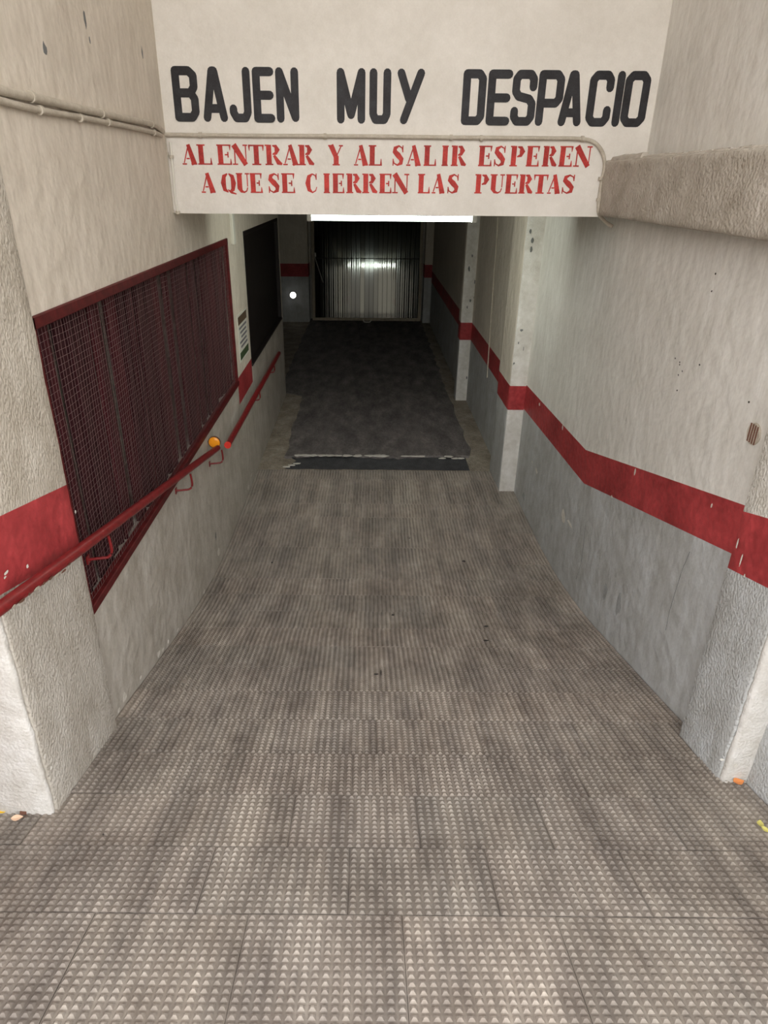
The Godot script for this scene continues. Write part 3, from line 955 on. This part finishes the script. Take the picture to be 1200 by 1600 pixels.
func make_screens() -> void:
	var s := base("mesh_window", Vector3(XL, 1.125, -4.13))
	tag(s, "long window of wire mesh in a dark red frame above the handrail", "window grille")
	var z0 := -2.3
	var z1 := -5.87
	var y0 := 1.125
	var y1 := 2.345
	var inv := -s.position
	var bars := [[Vector3(XL - 0.03, y1 - 0.045, z1), Vector3(XL + 0.012, y1, z0)], [Vector3(XL - 0.03, y0, z1), Vector3(XL + 0.018, y0 + 0.04, z0)], [Vector3(XL - 0.03, y0, z1), Vector3(XL + 0.012, y1, z1 + 0.035)], [Vector3(XL - 0.03, y0, z0 - 0.045), Vector3(XL + 0.012, y1, z0)]]
	for b in bars:
		var size: Vector3 = b[1] - b[0]
		var o := obj("frame_bar", bevel_box(size, 0.004), M.frame, s)
		o.position = (b[0] + b[1]) / 2 + inv
	var net := obj("wire_mesh", wire_net(z0, z1, y0, y1, XL - 0.006), M.wire, s)
	net.position = inv
	tag(net, "thin pale pinkish wires", "", "", "stuff")
	# red boards standing behind the mesh
	var p := base("slat_partition", Vector3(-1.2, 0.7, -4.1))
	tag(p, "partition of upright maroon boards behind the long wire mesh window", "partition")
	var r := RandomNumberGenerator.new()
	r.seed = 12
	var z := -2.15
	while z > -5.95:
		var w := r.randf_range(0.05, 0.1)
		var o := obj("board", bevel_box(Vector3(0.02, 1.88, w), 0.003), M["slat%d" % r.randi_range(0, 1)], p)
		o.position = Vector3(r.randf_range(-0.04, 0.0), 0.945, z - w / 2 + 4.1)
		o.rotation.y = r.randf_range(-0.35, 0.35)
		z -= w + r.randf_range(0.008, 0.05)

	var d := base("dark_window", Vector3(XL, 1.09, -7.97))
	tag(d, "dark window opening in the left wall past the notice", "window")
	var o1 := obj("opening_shade", box(Vector3(-0.06, 0, -1.28), Vector3(-0.035, 1.32, 1.29)), M.shade_and_trim, d)  # flat sheet coloured as the darkness inside an open window
	tag(o1, "near black panel painted for the shade inside the opening")
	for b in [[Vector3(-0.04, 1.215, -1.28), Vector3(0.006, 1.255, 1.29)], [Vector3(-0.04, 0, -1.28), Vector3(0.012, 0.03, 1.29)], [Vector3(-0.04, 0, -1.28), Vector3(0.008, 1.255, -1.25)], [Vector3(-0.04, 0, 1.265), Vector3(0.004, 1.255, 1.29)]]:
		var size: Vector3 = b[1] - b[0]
		var f := obj("frame_bar", bevel_box(size, 0.004), M.shade_and_trim, d)
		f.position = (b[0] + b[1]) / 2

func bracket(parent: Node, top: Vector3, wall_x: float) -> void:
	var pts := curve([top + Vector3(0, -0.015, 0), top + Vector3(0.004, -0.085, 0.0), top + Vector3(-0.012, -0.112, 0.004), top + Vector3(-0.04, -0.116, 0.01), Vector3(wall_x, top.y - 0.118, top.z + 0.02)], 0.012)
	var br := obj("bracket", tube_mesh(pts, 0.0065, 8), M.rail, parent)
	var ft := Vector3(wall_x, top.y - 0.118, top.z + 0.02)
	obj("foot_plate", box(ft + Vector3(0, -0.018, -0.014), ft + Vector3(0.005, 0.018, 0.014)), M.rail, br)

func make_rails() -> void:
	var x := -1.055
	var a := on_x(0, 946, x)
	var b := on_x(120, 862, x)
	var c := on_x(340, 700, x)
	var d := (b - c).normalized()
	var start := b + d * 1.6
	var h := base("handrail", Vector3(x, 0.9, -3.0))
	tag(h, "worn red pipe handrail sloping down past the mesh window", "handrail")
	var o := obj("pipe", tube_mesh([start - h.position, b.lerp(start, 0.4) - h.position, b.lerp(c, 0.3) - h.position, c - h.position], 0.021, 16), M.rail, h)
	tag(o, "dark red painted pipe")
	for q in [[168, 832], [297, 737], [346, 700]]:
		var p := on_x(q[0], q[1], x)
		bracket(h, p - h.position, XL - x)
	# bare patch where the paint has gone
	var r := RandomNumberGenerator.new()
	r.seed = 9
	for k in 9:
		var p := (on_x(8, 940, x)).lerp(on_x(98, 878, x), k / 8.0) + Vector3(0.022, -0.006 - 0.012 * r.randf(), 0) - h.position
		obj("worn_patch", flake(p, d * r.randf_range(0.01, 0.03), Vector3(0.002, 0.007, 0), Vector3(1, -0.2, 0).normalized(), 600 + k, 0.0008, 9), M.conduit if k % 3 == 0 else M.brown, h)

	var x2 := -1.06
	var e := on_x(356, 695, x2)
	var f := on_x(436, 552, x2)
	var h2 := base("lower_handrail", e)
	tag(h2, "bright red pipe handrail on the level wall past the notice", "handrail")
	obj("pipe", tube_mesh([Vector3.ZERO, (f - e) * 0.5, f - e], 0.024, 16), M.rail, h2)
	var cap := obj("end_cap", tube_mesh([Vector3(0, 0, 0.012), Vector3(0, 0, -0.004)], 0.0265, 16), M.rail_end, h2)
	tag(cap, "bright red round end cap")
	for t in [0.5, 0.85]:
		bracket(h2, (f - e) * t, XL - x2)

	var rp := on_x(335, 691, XL + 0.05)
	var orb := base("round_reflector", rp)
	tag(orb, "round orange reflector on the left wall where the two handrails meet", "reflector")
	obj("rim", tube_mesh([Vector3(-0.01, 0, 0), Vector3(0.006, 0, 0)], 0.045, 20), M.brown, orb)
	var ob := begin()
	ob.set_smooth_group(1)
	for k in 5:
		for j in 20:
			var quadp := []
			for q in [[k, j], [k + 1, j], [k + 1, j + 1], [k, j + 1]]:
				var rr: float = 0.041 * (1.0 - q[0] / 5.0)
				quadp.append(Vector3(0.006 + 0.012 * sqrt(maxf(0.0, 1.0 - (rr / 0.041) * (rr / 0.041))), rr * cos(TAU * q[1] / 20), rr * sin(TAU * q[1] / 20)))
			quad(ob, quadp[0], quadp[1], quadp[2], quadp[3])
	obj("lens", done(ob), M.orange, orb)
	obj("stud", box(Vector3(-0.012, -0.008, 0.0), Vector3(-0.004, 0.008, 0.055)), M.steel, orb)
	orb.rotation.y = -PI / 2

func clip(parent: Node, at: Vector3, dir: Vector3, r: float) -> void:
	obj("clip", tube_mesh([at - dir * 0.008, at + dir * 0.008], r + 0.004, 10), M.conduit, parent)

func make_conduits() -> void:
	var xw := XL + 0.016
	var up := base("wall_conduit", on_x(250, 200, xw))
	tag(up, "upper thick paint-covered conduit along the left wall to the lintel", "conduit")
	var pts := []
	for q in [[-170, 96], [0, 141], [60, 154], [130, 171], [200, 186], [240, 195], [254, 206]]:
		pts.append(on_x(q[0], q[1], xw) - up.position)
	obj("pipe", tube_mesh(curve(pts, 0.04), 0.0145, 10, 0.12), M.conduit, up)
	for q in [[48, 151], [158, 177], [236, 194]]:
		var p := on_x(q[0], q[1], xw) - up.position
		clip(up, p, Vector3(0, 0.1, -1).normalized(), 0.015)
	var lw := base("lower_conduit", on_x(250, 208, xw))
	tag(lw, "lower thinner conduit with peeling paint along the left wall", "conduit")
	pts = []
	for q in [[-170, 112], [0, 157], [62, 172], [125, 183], [200, 198], [240, 207], [252, 212]]:
		pts.append(on_x(q[0], q[1], xw) - lw.position)
	obj("pipe", tube_mesh(curve(pts, 0.04), 0.011, 10, 0.15), M.conduit, lw)
	for q in [[62, 172], [125, 184], [168, 191], [240, 207]]:
		clip(lw, on_x(q[0], q[1], xw) - lw.position, Vector3(0, 0.1, -1).normalized(), 0.012)

	var zf := ZLINTEL + 0.014
	var li := base("lintel_conduit", on_z(580, 212, zf))
	tag(li, "thin cream conduit crossing the lintel and bending down at its right end", "conduit")
	pts = []
	for q in [[253, 210], [300, 211], [400, 212], [560, 213], [720, 215], [860, 216], [905, 217], [928, 222], [941, 238], [945, 260], [940, 285], [936, 315], [936, 334]]:
		pts.append(on_z(q[0], q[1], zf) - li.position)
	pts.append(on_z(945, 346, zf - 0.02) - li.position)
	pts.append(on_z(957, 354, zf + 0.0) - li.position)
	obj("pipe", tube_mesh(curve(pts, 0.03), 0.0105, 10, 0.08), M.conduit, li)
	for q in [[313, 211], [508, 213], [705, 215], [752, 216], [910, 217]]:
		clip(li, on_z(q[0], q[1], zf) - li.position, Vector3.RIGHT, 0.0115)
	clip(li, on_z(939, 279, zf) - li.position, Vector3.UP, 0.0115)
	clip(li, on_z(936, 312, zf) - li.position, Vector3.UP, 0.0115)

	for k in 2:
		var cb := base("drop_cable", on_z(262, 270, zf))
		tag(cb, ["grey cable running down the left edge of the lintel", "pale sleeve of cable beside the red words on the lintel edge"][k], "cable")
		pts = []
		for q in [[[257, 213], [260, 240], [263, 270], [266, 300], [269, 330]], [[266, 222], [268, 245], [271, 275], [274, 310], [278, 332]]][k]:
			pts.append(on_z(q[0], q[1], zf - 0.004 * k) - cb.position)
		obj("sleeve", tube_mesh(curve(pts, 0.04), 0.008 if k == 0 else 0.006, 8, 0.2), [M.conduit, M.plate][k], cb)
		clip(cb, pts[1], Vector3.UP, 0.009)
		clip(cb, pts[4] - Vector3(0, 0.0, 0), Vector3.UP, 0.009)

	# flat trunking on the left wall behind the lintel
	var tk := base("cable_trunking", Vector3(XL, 2.28, -6.1))
	tag(tk, "short white cable trunking above the notice on the left wall", "trunking")
	var o := obj("cover", bevel_box(Vector3(0.03, 0.46, 0.09), 0.004), M.plate, tk)
	o.position = Vector3(0.015, 0.23, 0)
	# thin cable hanging on the wall between the columns
	var tc := base("wall_cable", Vector3(1.414, 1.0, -7.1))
	tag(tc, "thin pale cable running down the right wall between the columns", "cable")
	pts = []
	for q in [[778, 340], [775, 386], [771, 440], [767, 500], [763, 560], [761, 590]]:
		pts.append(on_x(q[0], q[1], 1.414) - tc.position)
	obj("sleeve", tube_mesh(curve(pts, 0.05), 0.006, 6), M.conduit, tc)
	# small vent by the right pier
	var vt := base("round_vent", on_x(1178, 678, XR - 0.004))
	tag(vt, "small round rusty vent on the right wall beside the pier", "vent")
	obj("ring", tube_mesh([Vector3(-0.004, 0, 0), Vector3(0.004, 0, 0)], 0.042, 18), M.conduit, vt)
	for k in 4:
		obj("bar", box(Vector3(-0.007, -0.036, -0.026 + 0.016 * k), Vector3(-0.004, 0.036, -0.021 + 0.016 * k)), M.brown, vt)

func make_notice() -> void:
	var s := base("notice", Vector3(XL + 0.001, 1.27, -6.31))
	tag(s, "faded notice with brown heading and green foot on the left wall", "sign")
	obj("plate", box(Vector3(0, 0, -0.24), Vector3(0.004, 0.42, 0.24)), M.plate, s)
	obj("heading", box(Vector3(0.004, 0.33, -0.22), Vector3(0.006, 0.40, 0.22)), M.brown_print, s)
	for k in 5:
		obj("print_line", box(Vector3(0.004, 0.285 - 0.042 * k, -0.19 + 0.03 * (k % 2)), Vector3(0.0055, 0.305 - 0.042 * k, 0.19 - 0.04 * (k % 3))), M.grey_print, s)
	obj("footer", box(Vector3(0.004, 0.02, -0.22), Vector3(0.006, 0.085, 0.22)), M.green_print, s)

func make_lamp() -> void:
	var zt := -5.1
	var a := on_z(480, 342, zt)
	var b := on_z(744, 345, zt)
	var y := 2.538
	var xm := (a.x + b.x) / 2
	var half := (b.x - a.x) / 2
	var f := base("fluorescent_lamp", Vector3(xm, y, zt))
	tag(f, "lit white fluorescent tube lamp hung under the ceiling behind the lintel", "lamp")
	obj("housing", box(Vector3(-half, 0.03, -0.045), Vector3(half, 0.085, 0.045)), M.fitting, f)
	for s in [-1, 1]:
		obj("stem", box(Vector3(s * half * 0.7 - 0.01, 0.085, -0.01), Vector3(s * half * 0.7 + 0.01, 0.212, 0.01)), M.fitting, f)
		obj("tube_holder", box(Vector3(minf(s * half, s * (half - 0.03)), -0.022, -0.02), Vector3(maxf(s * half, s * (half - 0.03)), 0.03, 0.02)), M.fitting, f)
	var t := obj("tube", tube_mesh([Vector3(-half + 0.03, 0, 0), Vector3(half - 0.03, 0, 0)], 0.018, 14), M.tube, f)
	tag(t, "glowing white tube")
	var l := AreaLight3D.new()
	l.name = "tube_light"
	l.area_size = Vector2(half * 2 - 0.06, 0.036)
	l.light_color = Color(0.97, 1.0, 0.96)
	l.light_energy = 0.06
	l.area_range = 20.0
	l.area_attenuation = 2.0
	l.shadow_enabled = true
	f.add_child(l)
	l.position = Vector3(0, -0.022, 0)
	l.rotation = Vector3(-PI / 2, 0, 0)
	var l2: AreaLight3D = l.duplicate()
	l2.name = "tube_light_lane"
	f.add_child(l2)
	l2.position = Vector3(0, 0, -0.022)
	l2.rotation = Vector3.ZERO
	l2.light_energy = 0.2

	var p := on_z(458, 461, -14.94)
	var w := base("glowing_disc", p)
	tag(w, "small round white disc glowing on the dark back wall", "lamp")
	obj("rim", tube_mesh([Vector3(0, 0, -0.02), Vector3(0, 0, 0.015)], 0.075, 18), M.shade_and_trim, w)
	obj("lens", tube_mesh([Vector3(0, 0, 0.01), Vector3(0, 0, 0.022)], 0.066, 18), M.lamp, w)  # white disc given its own glow
	var ol := OmniLight3D.new()
	ol.name = "lens_light"
	ol.light_energy = 0.0003
	ol.light_size = 0.06
	ol.omni_range = 12.0
	ol.omni_attenuation = 2.0
	ol.shadow_enabled = true
	w.add_child(ol)
	ol.position = Vector3(0, 0, 0.1)

func make_gate() -> void:
	var g := base("garage_gate", Vector3(0, 0.045, ZGATE))
	tag(g, "shiny ribbed metal garage gate in a beige frame at the end of the lane", "gate")
	g.rotation.x = deg_to_rad(-6.95)
	var hw := 1.17
	var hh := 2.45
	for b in [[Vector3(-hw, 0, -0.03), Vector3(hw, 0.06, 0.03)], [Vector3(-hw, hh - 0.06, -0.03), Vector3(hw, hh, 0.03)], [Vector3(-hw, 0.06, -0.03), Vector3(-hw + 0.06, hh - 0.06, 0.03)], [Vector3(hw - 0.06, 0.06, -0.03), Vector3(hw, hh - 0.06, 0.03)]]:
		var size: Vector3 = b[1] - b[0]
		var o := obj("frame_bar", bevel_box(size, 0.005), M.gate_frame, g)
		o.position = (b[0] + b[1]) / 2
	var r := RandomNumberGenerator.new()
	r.seed = 31
	var n := 23
	var w := (hw * 2 - 0.12) / n
	var prof := [[0.0, -0.006], [0.04, -0.006], [0.08, 0.0], [0.3, 0.0003], [0.5, 0.0], [0.7, 0.0003], [0.92, 0.0], [0.96, -0.006], [1.0, -0.006]]
	for k in n:
		var st := begin()
		for j in prof.size() - 1:
			var a: Array = prof[j]
			var b: Array = prof[j + 1]
			var xa: float = a[0] * w
			var xb: float = b[0] * w
			quad(st, Vector3(xa, 0.05, a[1]), Vector3(xa, hh - 0.05, a[1]), Vector3(xb, hh - 0.05, b[1]), Vector3(xb, 0.05, b[1]))
		quad(st, Vector3(0, 0.05, -0.02), Vector3(w, 0.05, -0.02), Vector3(w, hh - 0.05, -0.02), Vector3(0, hh - 0.05, -0.02))
		var o := obj("ribbed_sheet", done(st), M["gate%d" % r.randi_range(0, 2)], g)
		o.position = Vector3(-hw + 0.06 + k * w, 0, 0)
		o.rotation.y = r.randf_range(-0.003, 0.003)
	obj("cross_rail", box(Vector3(-hw + 0.06, 1.26, 0.0), Vector3(hw - 0.06, 1.275, 0.006)), M.shade_and_trim, g)
	var rod := begin()
	tube(rod, [Vector3(-1.1, 1.28, 0.03), Vector3(-0.93, 0.78, 0.03)], 0.011, 8)
	obj("mirrored_rail_rod", done(rod), M.steel, g)  # thin rod laid where the handrail mirrors in the gate sheet
	var la := obj("latch", bevel_box(Vector3(0.03, 0.09, 0.03), 0.004), M.steel, g)
	la.position = Vector3(-1.09, 1.33, 0.03)
	obj("knob", tube_mesh([Vector3(0, 0, 0.015), Vector3(0, 0, 0.04)], 0.012, 10), M.steel, la)
	obj("pull_handle", tube_mesh(curve([Vector3(-0.07, 0.02, 0.03), Vector3(-0.04, -0.02, 0.07), Vector3(0.07, -0.02, 0.07), Vector3(0.1, 0.02, 0.03)], 0.02), 0.012, 8), M.plate, g)

func leaf(at: Vector3, turn: float, length: float, m: Material, label: String) -> void:
	var o := base("fallen_leaf", at)
	tag(o, label, "leaf")
	o.rotation.y = turn
	o.rotation.z = -0.1
	var st := begin()
	var n := 8
	var prev := []
	for k in n + 1:
		var t := float(k) / n
		var w := length * 0.32 * sin(PI * pow(t, 0.8)) + 0.0005
		var x := (t - 0.5) * length
		var y := 0.006 + 0.3 * length * (t - 0.5) * (t - 0.5)
		var cur := [Vector3(x, y + w * 0.2, -w), Vector3(x, y, 0), Vector3(x, y + w * 0.15, w)]
		if k > 0:
			for j in 2:
				quad(st, prev[j], cur[j], cur[j + 1], prev[j + 1])
				quad(st, prev[j] - Vector3(0, 0.0006, 0), prev[j + 1] - Vector3(0, 0.0006, 0), cur[j + 1] - Vector3(0, 0.0006, 0), cur[j] - Vector3(0, 0.0006, 0))
		prev = cur
	obj("blade", done(st), m, o)
	obj("stalk", tube_mesh([Vector3(length * 0.48, 0.006 + 0.07 * length, 0), Vector3(length * 0.75, 0.004, 0.003)], 0.0007, 5), M.brown, o)

func make_leaves() -> void:
	leaf(on_ramp(7, 1272) + Vector3(0, 0.01, 0), 0.9, 0.032, M.yellow_leaf, "small bright yellow leaf at the foot of the left pier")
	leaf(on_ramp(28, 1283) + Vector3(0, 0.01, 0), 0.3, 0.04, M.pale_leaf, "pale pinkish dry leaf before the left pier's white face")
	leaf(on_ramp(38, 1275) + Vector3(0, 0.01, 0), -0.4, 0.03, M.brown, "small brown leaf before the left pier's white face")
	leaf(on_ramp(1152, 1226) + Vector3(0, 0.01, 0), 0.2, 0.05, M.orange_leaf, "orange dry leaf at the foot of the right pier")
	leaf(on_ramp(1186, 1292) + Vector3(0, 0.01, 0), 1.1, 0.035, M.lime_leaf, "yellow-green leaf on the tiles by the right wall")
	leaf(on_ramp(1194, 1301) + Vector3(0, 0.01, 0), -0.8, 0.03, M.lime_leaf, "crumpled yellow-green leaf touching another by the right wall")

func _ready() -> void:
	rng.seed = 1
	rough_noise.seed = 8
	rough_noise.frequency = 0.5
	rough_noise.fractal_octaves = 3
	make_view()
	make_materials()
	make_floor()
	make_walls()
	make_screens()
	make_rails()
	make_conduits()
	make_notice()
	make_lamp()
	make_gate()
	make_leaves()
